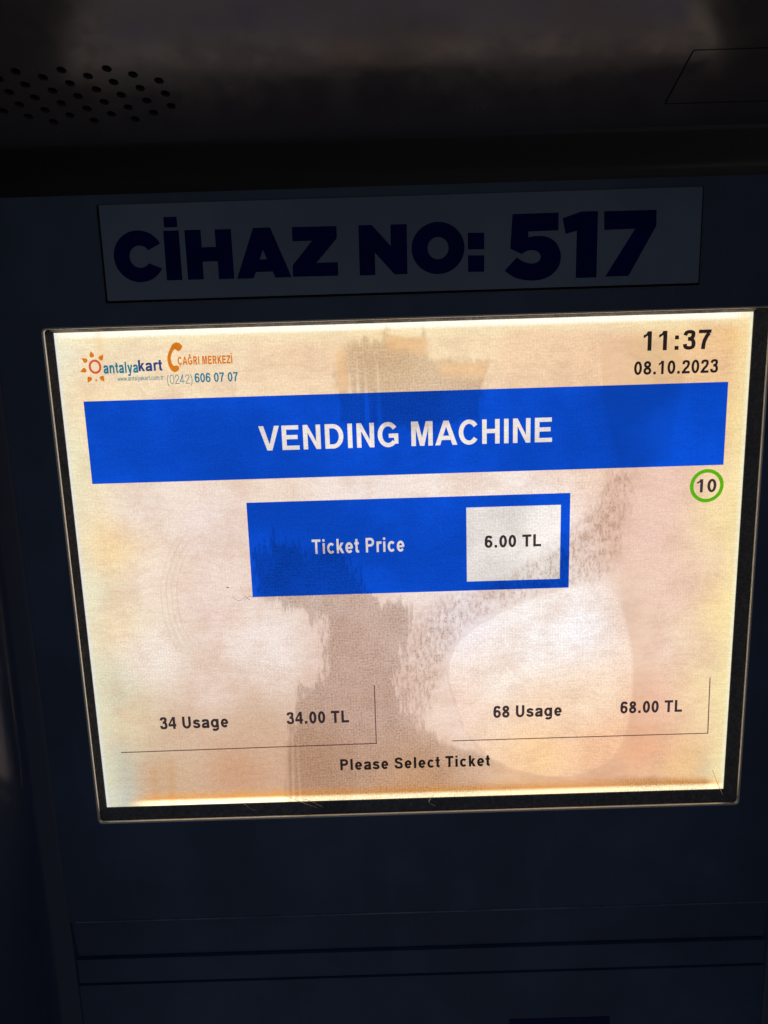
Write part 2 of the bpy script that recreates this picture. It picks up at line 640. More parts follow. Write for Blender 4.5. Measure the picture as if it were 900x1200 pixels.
# the lit display: ageing backlight (control colours in layout units) baked as coarse vertex data, glow along the edges in the nodes
CTRL = [
 (0,0,(236,238,222)),(60,20,(240,225,190)),(200,30,(244,224,188)),(350,40,(242,216,180)),(480,25,(240,214,170)),(600,25,(246,226,186)),(700,40,(240,208,172)),
 (800,60,(238,204,168)),(900,25,(238,208,156)),(1000,25,(236,196,136)),(960,60,(236,196,150)),
 (12,200,(236,228,190)),(12,400,(228,224,196)),(12,560,(206,212,186)),(10,700,(186,200,184)),(10,766,(190,202,196)),(45,100,(244,222,182)),(50,330,(244,218,166)),(45,450,(238,220,184)),(60,620,(222,206,172)),
 (110,260,(238,225,215)),(110,380,(242,227,213)),(200,300,(236,221,215)),(200,420,(234,215,207)),(100,500,(234,223,213)),(280,500,(234,223,217)),(180,560,(228,207,195)),(130,640,(208,180,154)),(250,640,(204,174,148)),
 (90,720,(202,166,130)),(220,710,(200,154,120)),(350,700,(200,160,132)),(430,600,(220,189,175)),(430,500,(224,197,185)),(520,740,(224,180,140)),(600,600,(240,217,205)),
 (600,240,(242,231,223)),(450,245,(238,227,221)),(680,320,(244,241,243)),(600,460,(238,231,235)),(700,500,(244,241,239)),(650,560,(244,235,225)),(780,480,(244,243,245)),(720,620,(244,219,193)),(800,600,(244,223,201)),(720,690,(244,206,158)),(820,690,(238,192,156)),
 (900,250,(234,201,187)),(880,330,(232,199,185)),(930,420,(234,203,185)),(900,520,(242,217,199)),(910,610,(236,193,169)),(900,690,(236,180,144)),(960,720,(238,196,140)),(985,600,(244,216,172)),
 (1012,150,(242,214,152)),(1010,300,(246,226,170)),(1010,450,(246,222,164)),(1010,600,(240,228,176)),(1012,740,(226,220,178)),
]
NX, NY = 129, 97
gx, gy = np.meshgrid(np.linspace(0, 1024, NX), np.linspace(0, 768, NY))
cc = np.array([lin(c[2]) for c in CTRL])
cc *= 1.04
cp = np.array([c[:2] for c in CTRL], float)
d2 = (gx[..., None] - cp[:, 0]) ** 2 + (gy[..., None] - cp[:, 1]) ** 2
w = 1 / (d2 + 900) ** 1.6
colr = (w[..., None] * cc).sum(2) / w.sum(2)[..., None]


def grid_mesh(name, nx, ny, y, mat, parent, x0=0, x1=1024, y0=0, y1=768):
    ax, ay = np.meshgrid(np.linspace(x0, x1, nx), np.linspace(y0, y1, ny))
    V = np.stack([ax / 1024 * SW - SW / 2, np.full_like(ax, y), SH / 2 - ay / 768 * SH], -1).reshape(-1, 3)
    idx = np.arange(nx * ny).reshape(ny, nx)
    Fc = np.stack([idx[:-1, :-1], idx[1:, :-1], idx[1:, 1:], idx[:-1, 1:]], -1).reshape(-1, 4)
    me = bpy.data.meshes.new(name)
    me.vertices.add(len(V))
    me.vertices.foreach_set('co', V.astype(np.float32).ravel())
    me.loops.add(Fc.size)
    me.loops.foreach_set('vertex_index', Fc.ravel().astype(np.int32))
    me.polygons.add(len(Fc))
    me.polygons.foreach_set('loop_start', np.arange(0, Fc.size, 4, dtype=np.int32))
    me.update(calc_edges=True)
    return link(name, me, mat, parent), ax, ay


def layout_uv(t):
    """layout coordinates (0..1024, 0..768) from object space"""
    x = t.n('ShaderNodeSeparateXYZ')
    t.put(x.inputs[0], t.obj())
    u = t.math('MULTIPLY', t.math('ADD', x.outputs[0], SW / 2), 1024 / SW)
    v = t.math('MULTIPLY', t.math('SUBTRACT', SH / 2, x.outputs[2]), 768 / SH)
    c = t.n('ShaderNodeCombineXYZ')
    t.put(c.inputs[0], u)
    t.put(c.inputs[1], v)
    return u, v, c.outputs[0]


def display_material():
    t = NT("lit_display")
    u, v, uv = layout_uv(t)
    col = t.attr('backlight', 'Color')
    mot = t.noise(uv, .014, 5, .7)
    col = t.mix(t.ramp(mot, .40, .66, 0, .34), col, lin((206, 168, 140)))
    fine = t.noise(uv, .12, 4, .7)
    col = t.mix(t.ramp(fine, .4, .75, 0, .12), col, lin((250, 240, 226)))
    # orange fringe and white glow over the bottom lamp
    st = t.noise(uv, .05, 4, .7, (1, .12, 1))
    vb = t.math('ADD', v, t.math('MULTIPLY', t.math('SUBTRACT', st, .5), 12))
    inb = t.ramp(u, 25, 90)
    col = t.mix(t.math('MULTIPLY', t.ramp(vb, 738, 760, 0, .85), inb), col, lin((240, 170, 84)))
    col = t.mix(t.math('MULTIPLY', t.ramp(v, 755, 763, 0, 1), inb), col, (1.6, 1.45, .95))
    # top lamp
    vt = t.math('ADD', v, t.math('MULTIPLY', t.math('SUBTRACT', t.noise(uv, .012, 3, .6), .5), 26))
    col = t.mix(t.ramp(vt, 30, 9, 0, .55), col, lin((250, 240, 196)))
    col = t.mix(t.ramp(v, 12, 5, 0, .9), col, (1.15, 1.12, .98))
    # pale sides
    col = t.mix(t.ramp(u, 990, 1016, 0, .55), col, lin((252, 236, 178)))
    col = t.mix(t.ramp(u, 40, 6, 0, .45), col, lin((238, 238, 206)))
    col = t.mix(t.ramp(u, 7, 2, 0, .6), col, lin((226, 232, 236)))
    col = t.mix(t.ramp(u, 1016, 1021, 0, .7), col, lin((244, 244, 214)))
    e = t.n('ShaderNodeEmission')
    t.put(e.inputs[0], angle_wash(t, col))
    t.put(e.inputs[1], LIT * 1.30)
    return t.done(e.outputs[0])


disp, _, _ = grid_mesh("display", NX, NY, .0060, display_material(), None)
at = disp.data.color_attributes.new('backlight', 'FLOAT_COLOR', 'POINT')
at.data.foreach_set('color', np.concatenate([colr, np.ones((NY, NX, 1))], -1).reshape(-1).astype(np.float32))
adopt(disp)

YT = .00595                             # first drawn layer, each next one .05 mm nearer
M_bl = lit("lit_blue", (10, 86, 232), 1.0)
M_wt = lit("lit_white", (255, 250, 244), 1.1)
M_tx = lit("lit_dark_text", (66, 55, 58))
M_bk = lit("lit_black_text", (46, 38, 38))
M_ln = lit("lit_line", (120, 84, 80))
M_gr = lit("lit_green", (96, 190, 12))
M_or = lit("lit_orange", (242, 140, 34))
M_rd = lit("lit_red", (240, 104, 60))
M_te = lit("lit_teal", (34, 138, 168))
M_in = lit("lit_indigo", (58, 78, 140))
M_tl = lit("lit_thin_teal", (96, 150, 160))
DARK = {}


def flat(name, loops, mat, lvl=0):
    return shape(name, [PL(l) for l in loops], mat, disp, YT - .00005 * lvl)


def rc(x0, y0, x1, y1):
    return [(x0, y0), (x1, y0), (x1, y1), (x0, y1)]


# a bold grotesque alphabet drawn as bars, slants and curved strokes on a capital height of 1
def glyph(ch, s, t):
    """returns ink width, left bearing, right bearing, list of polygons; s = stem width, t = bar height"""
    out = []

    def bar(x0, y0, x1, y1):
        out.append([(x0, y0), (x1, y0), (x1, y1), (x0, y1)])

    def pg(*p):
        out.append(list(p))

    def stroke(pts, closed=False):
        n = len(pts)
        lft, rgt = [], []
        for i in range(n):
            if closed:
                a_, b_ = pts[(i - 1) % n], pts[(i + 1) % n]
            else:
                a_, b_ = pts[max(i - 1, 0)], pts[min(i + 1, n - 1)]
            dx, dy = b_[0] - a_[0], b_[1] - a_[1]
            d_ = math.hypot(dx, dy) or 1
            ox, oy = -dy / d_ * s / 2, dx / d_ * t / 2
            lft.append((pts[i][0] + ox, pts[i][1] + oy))
            rgt.append((pts[i][0] - ox, pts[i][1] - oy))
        out.append(('strip', lft, rgt, closed))

    def arc(cx, cy, rx, ry, a0, a1, n=20):
        return circle(cx, cy, rx, ry, n, a0, a1)
    x = .73
    hs, ht = s / 2, t / 2
    lb = rb = .10
    if ch == ' ':
        return .30, .04, .05, []
    if ch == 'E':
        w = .76; bar(0, 0, s, 1); bar(s, 1 - t, w, 1); bar(s, .52 - ht, w - .05, .52 + ht); bar(s, 0, w + .02, t)
    elif ch == 'N':
        w = .79; bar(0, 0, s, 1); bar(w - s, 0, w, 1); pg((s, 1), (s, 1 - 1.55 * s), (w - s, 0), (w - s, 1.55 * s))
    elif ch == 'D':
        w = .83; bar(0, 0, s, 1); stroke([(s * .5, 1 - ht)] + arc(.36, .5, w - hs - .36, .5 - ht, 90, -90) + [(s * .5, ht)])
    elif ch in 'Iİ':
        w = s; bar(0, 0, s, 1)
        if ch == 'İ': bar(0, 1.10, s, 1.26)
    elif ch in 'GĞ':
        w = .93; lb = .06; stroke(arc(.47, .5, .47 - hs, .515 - ht, 36, 318, 30)); bar(w - s * .92, .12, w, .54); bar(.50, .54 - t, w - s * .92, .54)
        if ch == 'Ğ': stroke(arc(.47, 1.26, .15, .12, 195, 345, 8))
    elif ch in 'CÇ':
        w = .90; lb = rb = .06; stroke(arc(.465, .5, .465 - hs, .515 - ht, 36, 324, 30))
        if ch == 'Ç': bar(.44, -.22, .54, 0); bar(.34, -.26, .54, -.17)
    elif ch == 'M':
        w = .97; bar(0, 0, s, 1); bar(w - s, 0, w, 1)
        pg((s, 1), (s * 1.5, 1), (w / 2, .34), (w / 2, 0), (w / 2 - s * .48, 0), (s, .72)); pg((w - s, 1), (w - s, .72), (w / 2 + s * .48, 0), (w / 2, 0), (w / 2, .34), (w - s * 1.5, 1))
    elif ch == 'A':
        w = 1.0; lb = rb = .01; pg((0, 0), (s * 1.08, 0), (w / 2 + s * .18, .86), (w / 2, 1), (w / 2 - s * .56, 1)); pg((w, 0), (w / 2 + s * .56, 1), (w / 2, 1), (w / 2 - s * .18, .86), (w - s * 1.08, 0)); bar(.24, .21, w - .24, .21 + t)
    elif ch == 'V':
        w = .93; lb = rb = .01; pg((0, 1), (s * 1.08, 1), (w / 2 + s * .14, .16), (w / 2 + .02, 0), (w / 2 - s * .55, 0)); pg((w, 1), (w / 2 + s * .55, 0), (w / 2 - .02, 0), (w / 2 - s * .14, .16), (w - s * 1.08, 1))
    elif ch == 'H':
        w = .79; bar(0, 0, s, 1); bar(w - s, 0, w, 1); bar(s, .52 - ht, w - s, .52 + ht)
    elif ch == 'T':
        w = .80; lb = rb = .03; bar(0, 1 - t, w, 1); bar(w / 2 - hs, 0, w / 2 + hs, 1 - t)
    elif ch in 'PR':
        w = .78; rb = .06; bar(0, 0, s, 1); stroke([(s * .5, 1 - ht)] + arc(.44, .70, w - hs - .44, .30 - ht, 90, -90, 14) + [(s * .5, .40 + ht)])
        if ch == 'R': pg((.30, .42), (.30 + s * 1.2, .42), (w + .05, 0), (w - s * 1.15, 0)); w = .83
    elif ch in 'Ss':
        k = (1, 1) if ch == 'S' else (.83, .735)
        w = .80 * k[0]; lb = rb = .06
        if ch == 's': w = .66
        W_, H_ = w, k[1]
        stroke(smooth([(W_ - hs, H_ * .72), (W_ * .78, H_ - t * .75), (W_ * .50, H_ - ht + .005), (W_ * .22, H_ - t * .8), (hs + .02, H_ * .73), (W_ * .24, H_ * .60), (W_ * .5, H_ * .53),
                       (W_ * .76, H_ * .45), (W_ - hs, H_ * .28), (W_ * .80, t * .72), (W_ * .5, ht - .01), (W_ * .2, t * .78), (hs, H_ * .32)], 4))
    elif ch == 'U':
        w = .79; stroke([(hs, 1)] + arc(w / 2, .38, w / 2 - hs, .39 - ht, 180, 360, 18) + [(w - hs, 1)])
    elif ch == 'L':
        w = .70; rb = .05; bar(0, 0, s, 1); bar(s, 0, w, t)
    elif ch == 'K':
        w = .84; rb = .0; bar(0, 0, s, 1); pg((s, .30), (w - .02, 1), (w - .02 - s * 1.3, 1), (s, .30 + s * 1.4)); pg((.27, .42), (.42, .62), (w + .02, 0), (w + .02 - s * 1.2, 0))
    elif ch == 'Z':
        w = .76; lb = rb = .04; bar(0, 0, w, t); bar(0, 1 - t, w, 1); pg((0, t), (s * 1.25, t), (w, 1 - t), (w - s * 1.25, 1 - t))
    elif ch == 'i':
        w = s; bar(0, 0, s, x); bar(0, .84, s, 1)
    elif ch == 'l':
        w = s; bar(0, 0, s, 1)
    elif ch == 'c':
        w = .68; lb = .06; rb = .04; stroke(arc(.36, x / 2, .36 - hs, .38 - ht, 42, 318, 24))
    elif ch == 'o':
        w = .74; lb = rb = .06; stroke(arc(.37, x / 2, .37 - hs, .38 - ht, 0, 360, 28), True)
    elif ch == 'e':
        w = .70; lb = rb = .06; stroke(arc(.35, x / 2, .35 - hs, .38 - ht, -6, 322, 26)); bar(s * .6, x / 2 - t * .46, w - s * .3, x / 2 + t * .36)
    elif ch == 'k':
        w = .67; rb = .02; bar(0, 0, s, 1); pg((s, .20), (.65, x), (.65 - s * 1.25, x), (s, .20 + s * 1.2)); pg((.23, .32), (.37, .48), (w + .02, 0), (w + .02 - s * 1.2, 0))
    elif ch == 't':
        w = .42; lb = .02; rb = .03; stroke([(.10 + hs, .95), (.10 + hs, .24)] + arc(.10 + hs + .12, .17, .12, .17 - ht, 180, 275, 8) + [(w, ht + .01)]); bar(0, x - t * .9, w, x)
    elif ch == 'r':
        w = .46; rb = 0; bar(0, 0, s, x); stroke(smooth([(hs, .40), (hs + .04, .56), (.28, .655), (w, .65)], 4))
    elif ch == 'a':
        w = .70; lb = .05; rb = .06
        stroke(smooth([(.02 + hs, .50), (.18, .62), (.36, x - ht + .01), (.54, .62), (w - hs, .48), (w - hs, .30), (w - hs + .01, .10), (w - hs + .05, 0)], 4))
        stroke(smooth([(w - hs, .42), (.44, .375), (.22, .33), (hs, .20), (.17, .085), (.32, ht - .005), (.48, .11), (w - hs, .24)], 4))
    elif ch in 'gq':
        w = .74; lb = .06; stroke(arc(.36, x / 2 + .01, .36 - hs, .37 - ht, 0, 360, 26), True); bar(w - s, .0, w, x)
        stroke(arc(.38, -.03, w - hs - .38, .25 - ht, 8, -150, 16))
    elif ch == 'n':
        w = .70; bar(0, 0, s, x); stroke(arc(.36, .42, w - hs - .36, .32 - ht, 175, 0, 16) + [(w - hs, 0)])
    elif ch == 'm':
        w = 1.10; bar(0, 0, s, x)
        for c0 in (.33, .78): stroke(arc(c0, .44, .23, .30 - ht, 175, 0, 12) + [(c0 + .23, 0)])
    elif ch == 'y':
        w = .74; lb = rb = .01; pg((0, x), (s * 1.1, x), (.37 + s * .4, .08), (.37, -.06), (.37 - s * .45, 0)); pg((w - s * 1.1, x), (w, x), (.34 + s * .2, -.28), (.34 - s * .75, -.28), (.37 - s * .3, -.02)); bar(.06, -.29, .34, -.29 + t * .95)
    elif ch == 'w':
        w = 1.05; lb = rb = .01
        for x0_, x1_ in ((0, .24), (.46, .24), (.46, .70), (.92, .70)): pg((x0_, x), (x0_ + s, x), (x1_ + s, 0), (x1_, 0))
    elif ch == '0':
        w = .68; lb = rb = .05; stroke(arc(.34, .5, .34 - hs, .51 - ht, 0, 360, 30), True)
    elif ch == '1':
        w = .44; lb = .10; rb = .24; bar(w - s, 0, w, 1); pg((0, .64), (w - s, .78), (w - s, 1), (w - s * 1.05, 1), (.14, .86), (0, .81))
    elif ch == '2':
        w = .69; lb = rb = .045; bar(0, 0, w, t); stroke(smooth([(.02 + hs, .69), (.16, .86), (.34, 1 - ht), (.53, .86), (w - hs - .02, .69), (.47, .50), (.28, .32), (.12, .09)], 4))
    elif ch == '3':
        w = .68; lb = rb = .05
        stroke(smooth([(hs, .73), (.17, .87), (.34, 1 - ht + .005), (.52, .87), (w - hs - .04, .72), (.46, .59), (.26, .545)], 4))
        stroke(smooth([(.26, .545), (.49, .50), (w - hs, .31), (.52, .13), (.33, ht - .01), (.15, .13), (hs, .29)], 4))
    elif ch == '4':
        w = .73; lb = .02; rb = .03; bar(.41, 0, .41 + s, 1); bar(0, .21, w, .21 + t); pg((0, .21 + t * .9), (.17, .21 + t * .9), (.42, .74), (.42, 1), (.40, 1))
    elif ch == '5':
        w = .68; bar(.1, 1 - t, .62, 1); bar(.06, .48, .06 + s, 1); stroke(arc(.33, .32, .35 - hs, .34 - ht, 130, -170, 18))
    elif ch == '6':
        w = .69; lb = rb = .045; stroke(arc(.345, .325, .345 - hs, .335 - ht, 0, 360, 26), True)
        stroke(smooth([(w - hs - .01, .76), (.51, .885), (.35, 1 - ht + .005), (.19, .86), (hs + .005, .60), (hs, .33)], 4))
    elif ch == '7':
        w = .68; lb = rb = .05; bar(0, 1 - t, w, 1); stroke(smooth([(w - hs, 1 - t), (.45, .68), (.31, .38), (.26, 0)], 4))
    elif ch == '8':
        w = .69; lb = rb = .045; stroke(arc(.345, .745, .31 - hs, .265 - ht, 0, 360, 22), True); stroke(arc(.345, .275, .345 - hs, .285 - ht, 0, 360, 24), True)
    elif ch == '.':
        w = s; lb = rb = .10; bar(0, 0, s, s * .95)
    elif ch == ':':
        w = s; lb = rb = .13; bar(0, 0, s, s * .95); bar(0, .54, s, .54 + s * .95)
    elif ch == '(':
        w = .33; lb = .06; rb = .03; stroke(arc(.52, .37, .52 - hs, .70, 122, 238, 14))
    elif ch == ')':
        w = .33; lb = .03; rb = .06; stroke(arc(-.19, .37, .52 - hs, .70, 58, -58, 14))
    else:
        w = .5
    return w, lb, rb, out


def text(name, body, x0, x1, base, cap, mat, bold=.20, lvl=1, space=0.0, thin=None):
    """one line of flat lettering, fitted to the measured width and capital height (layout units)"""
    t_ = thin if thin is not None else bold * .84
    pen, polys, lo, hi = 0.0, [], None, 0
    for c in body:
        w_, lb, rb, gl_ = glyph(c, bold, t_)
        pen += lb
        if gl_:
            lo = pen if lo is None else lo
            hi = pen + w_
        polys += [(pen, q) for q in gl_]
        pen += w_ + rb + space
    k = (x1 - x0) / (hi - lo)
    V_, F_ = [], []
    for j, (px, q) in enumerate(polys):
        yy = YT - .00005 * lvl - 3e-6 * (j % 7)

        def add(p):
            X, Z = P(x0 + (px + p[0] - lo) * k, base - p[1] * cap)
            V_.append((X, yy, Z))
        n0 = len(V_)
        if q[0] == 'strip':
            _, A_, B_, cl = q
            for a_, b_ in zip(A_, B_):
                add(a_)
                add(b_)
            n_ = len(A_)
            for i in range(n_ if cl else n_ - 1):
                i2 = (i + 1) % n_
                F_.append((n0 + 2 * i, n0 + 2 * i2, n0 + 2 * i2 + 1, n0 + 2 * i + 1))
        else:
            for p in q:
                add(p)
            F_.append(tuple(range(n0, n0 + len(q))))
    return mesh(name, V_, F_, mat, disp)


flat("header_banner", [rc(33, 100.3, 993, 224.8)], M_bl)
flat("price_panel", [rc(265, 261, 761, 411.8)], M_bl)
flat("price_box", [rc(601.5, 279, 746.7, 397)], M_wt, 1)
text("title_lettering", "VENDING MACHINE", 290.5, 731, 181.8, 36.8, M_wt, .205)
text("ticket_price_lettering", "Ticket Price", 362, 505, 345, 23.0, M_wt, .20, 1, .06)
text("price_lettering", "6.00 TL", 629.5, 717, 343.6, 19.5, M_tx, .235, 2, .03)
text("usage_lettering", "34 Usage", 101, 212, 631, 21.0, M_tx, .235, 1, .02)
text("usage_price_lettering", "34.00 TL", 307, 408, 628.8, 21.0, M_tx, .235, 1, .03)
text("usage_lettering", "68 Usage", 642.5, 753.5, 628.7, 20.8, M_tx, .235, 1, .02)
text("usage_price_lettering", "68.00 TL", 848.5, 948.8, 627.8, 20.8, M_tx, .235, 1, .03)
text("instruction_lettering", "Please Select Ticket", 390.5, 636.5, 713.7, 20.0, M_bk, .235, 1, .05)
text("clock_lettering", "11:37", 864.5, 964, 51.5, 28.0, M_bk, .215, 1, .05)
text("date_lettering", "08.10.2023", 852, 976.5, 86.2, 19.6, M_bk, .215, 1, .03)

rg = flat("countdown_ring", [circle(969.3, 256.4, 25.8, 25.8, 48), circle(969.3, 256.4, 20.3, 20.3, 48)], M_gr)
text("countdown_lettering", "10", 954.5, 984, 266.5, 20.5, M_tx, .215, 1, .04)
# thin frame lines: right and bottom edge of the two ticket fields
flat("ticket_field_line", [[(33, 669.2), (450.2, 666.6), (450.2, 566), (451.8, 566), (451.8, 668.4), (33, 670.9)]], M_ln)
flat("ticket_field_line", [[(575, 666.3), (992.0, 666.3), (990.6, 570), (992.2, 570), (993.8, 667.9), (575, 667.9)]], M_ln)

# logo: sun ring with petals, two-tone word, web address
flat("sun_ring", [circle(55.5, 50.0, 9.4, 10.4, 32), circle(55.5, 50.0, 6.2, 7.1, 32)], M_rd)


def petal(px, py, s=1.0):
    dx, dy = px - 55.5, py - 50
    d = math.hypot(dx, dy)
    dx, dy = dx / d, dy / d
    nx, ny = -dy, dx
    prof = [(-3.4, 1.9), (-1.6, 3.1), (.8, 2.5), (3.0, 1.0), (5.0, 0), (3.0, -1.0), (.8, -2.5), (-1.6, -3.1), (-3.4, -1.9)]
    return [(px + s * (a * dx + b * nx), py + s * (a * dy + b * ny)) for a, b in prof]


for q in ((52.2, 32.5), (66, 37), (41.2, 40.2), (38.2, 55), (45.2, 68.2), (64.6, 67.6)):
    flat("sun_petal", [petal(*q, 1.15)], M_or)
flat("sun_dot", [circle(55.2, 69.5, 1.4, 1.4, 10)], M_rd)
text("logo_lettering", "antalya", 67.5, 118.5, 60.4, 16.2, M_te, .225)
text("logo_lettering", "kart", 119.3, 154.4, 58.6, 16.4, M_in, .225)
text("web_lettering", "www.antalyakart.com.tr", 86.8, 155.2, 71.7, 6.6, M_tl, .17)
flat("handset", [smooth([(182.5, 19.5), (186.5, 25), (180.5, 31.5), (174.2, 28.5), (168.2, 40), (170.6, 51.5), (177.5, 51.8), (179.2, 57.2), (171.5, 61.5), (164.8, 54), (163.2, 39), (170.5, 23.5), (176.5, 18.8), (182.5, 19.5)], 3)[:-1]], M_or, 0)
text("call_centre_lettering", "ÇAĞRI MERKEZİ", 178, 258.4, 51.3, 12.0, M_or, .24)
text("phone_prefix_lettering", "(0242)", 160, 197.5, 78.6, 13.6, M_tl, .10)
text("phone_number_lettering", "606 07 07", 201, 265.2, 77.5, 13.6, M_te, .20)

# cover glass with reflections painted as tints, plus stains: signed distances of each outline, ragged and streaked in the nodes
STAIN_REFLECTION = {
 'dark_reflection': [[(276, 345), (290, 322), (303, 314), (322, 331), (342, 321), (357, 346), (388, 333), (407, 347), (426, 373), (445, 404), (459, 418), (466, 441), (478, 425), (514, 437), (519, 484), (504, 512), (495, 531), (489, 548), (499, 585), (507, 615), (527, 646), (561, 669), (620, 690), (680, 722), (770, 738), (900, 742), (1000, 752), (1000, 790), (297, 790), (304, 676), (320, 616), (340, 565), (371, 544), (380, 479), (373, 447), (329, 437), (299, 417), (278, 413)]],
 'header': [[(411, 101), (410, 55), (420, 34), (452, 25), (478, 24), (483, 9), (493, 17), (518, 22), (536, 20), (542, 8), (543, 40), (553, 54), (595, 57), (640, 61), (647, 64), (629, 101), (620, 143), (517, 159), (415, 143)]],
 'header_two': [[(801, 110), (794, 48), (803, 36), (847, 31), (910, 39), (924, 77), (926, 108), (911, 216), (834, 227)]],
 'band': [[(495, 548), (510, 484), (538, 442), (565, 422), (619, 412), (672, 386), (738, 344), (762, 325), (803, 279), (817, 229), (860, 228), (849, 294), (834, 361), (806, 401), (726, 420), (659, 442), (598, 476), (570, 522), (541, 609), (520, 638)]],
 'oval': [smooth([(568, 551), (577, 510), (618, 469), (699, 429), (793, 407), (836, 427), (860, 502), (867, 560), (862, 649), (835, 709), (772, 736), (715, 733), (659, 712), (617, 679), (590, 633), (568, 551)], 4)],
 'pale': [[(541, 251), (817, 234), (814, 293), (791, 339), (758, 365), (699, 387), (619, 407), (538, 407)], [(18, 547), (32, 490), (65, 455), (120, 447), (145, 472), (147, 522), (124, 558)],
          [(229, 432), (282, 435), (321, 470), (324, 557), (301, 583), (247, 555), (213, 496)], [(468, 419), (538, 417), (526, 477), (506, 527), (506, 420)]],
 'drip': [[(442, 40), (445, 102), (440, 102)], [(454, 55), (458, 150), (451, 150)], [(472, 58), (478, 170), (469, 170)], [(430, 60), (433, 102), (428, 102)],
          [(305, 600), (304, 761), (300, 761)], [(315, 640), (313, 766), (308, 766)], [(322, 660), (324, 766), (320, 766)],
          [(793, 36), (799, 36), (806, 104), (800, 104)], [(639, 62), (648, 62), (632, 101), (624, 101)], [(484, 12), (540, 12), (536, 20), (518, 22), (493, 17)]],
 'rust': [[(83, 700), (87, 700), (84, 765), (79, 765)], [(111, 685), (115, 685), (112, 769), (106, 769)], [(62, 0), (69, 0), (69, 44), (63, 44)],
          [(483, 15), (545, 22), (545, 46), (490, 40)], [(411, 40), (424, 34), (428, 95), (413, 98)], [(560, 58), (640, 62), (630, 84), (570, 80)]],
}
GX, GY = 385, 289
glass_t = NT("stain_and_reflection_glass")
glass, ax, ay = grid_mesh("cover_glass", GX, GY, .00555, glass_t.mat, None)
XY = np.stack([ax.ravel(), ay.ravel()], -1)


def sdf(poly):
    P0 = np.array(poly, float)
    P1 = np.roll(P0, -1, 0)
    best = np.full(len(XY), 1e9)
    inside = np.zeros(len(XY), bool)
    for a, b in zip(P0, P1):
        e = b - a
        q = XY - a
        tt = np.clip((q @ e) / max(e @ e, 1e-9), 0, 1)
        dd = q - tt[:, None] * e
        best = np.minimum(best, (dd ** 2).sum(1))
        if a[1] != b[1]:
            cr = ((a[1] > XY[:, 1]) != (b[1] > XY[:, 1])) & (XY[:, 0] < e[0] * (XY[:, 1] - a[1]) / (b[1] - a[1]) + a[0])
            inside ^= cr
    return np.where(inside, -1, 1) * np.sqrt(best)


for nm, polys in STAIN_REFLECTION.items():
    f_ = np.min([sdf(q) for q in polys], 0)
    at = glass.data.attributes.new(nm, 'FLOAT', 'POINT')
    at.data.foreach_set('value', f_.astype(np.float32))


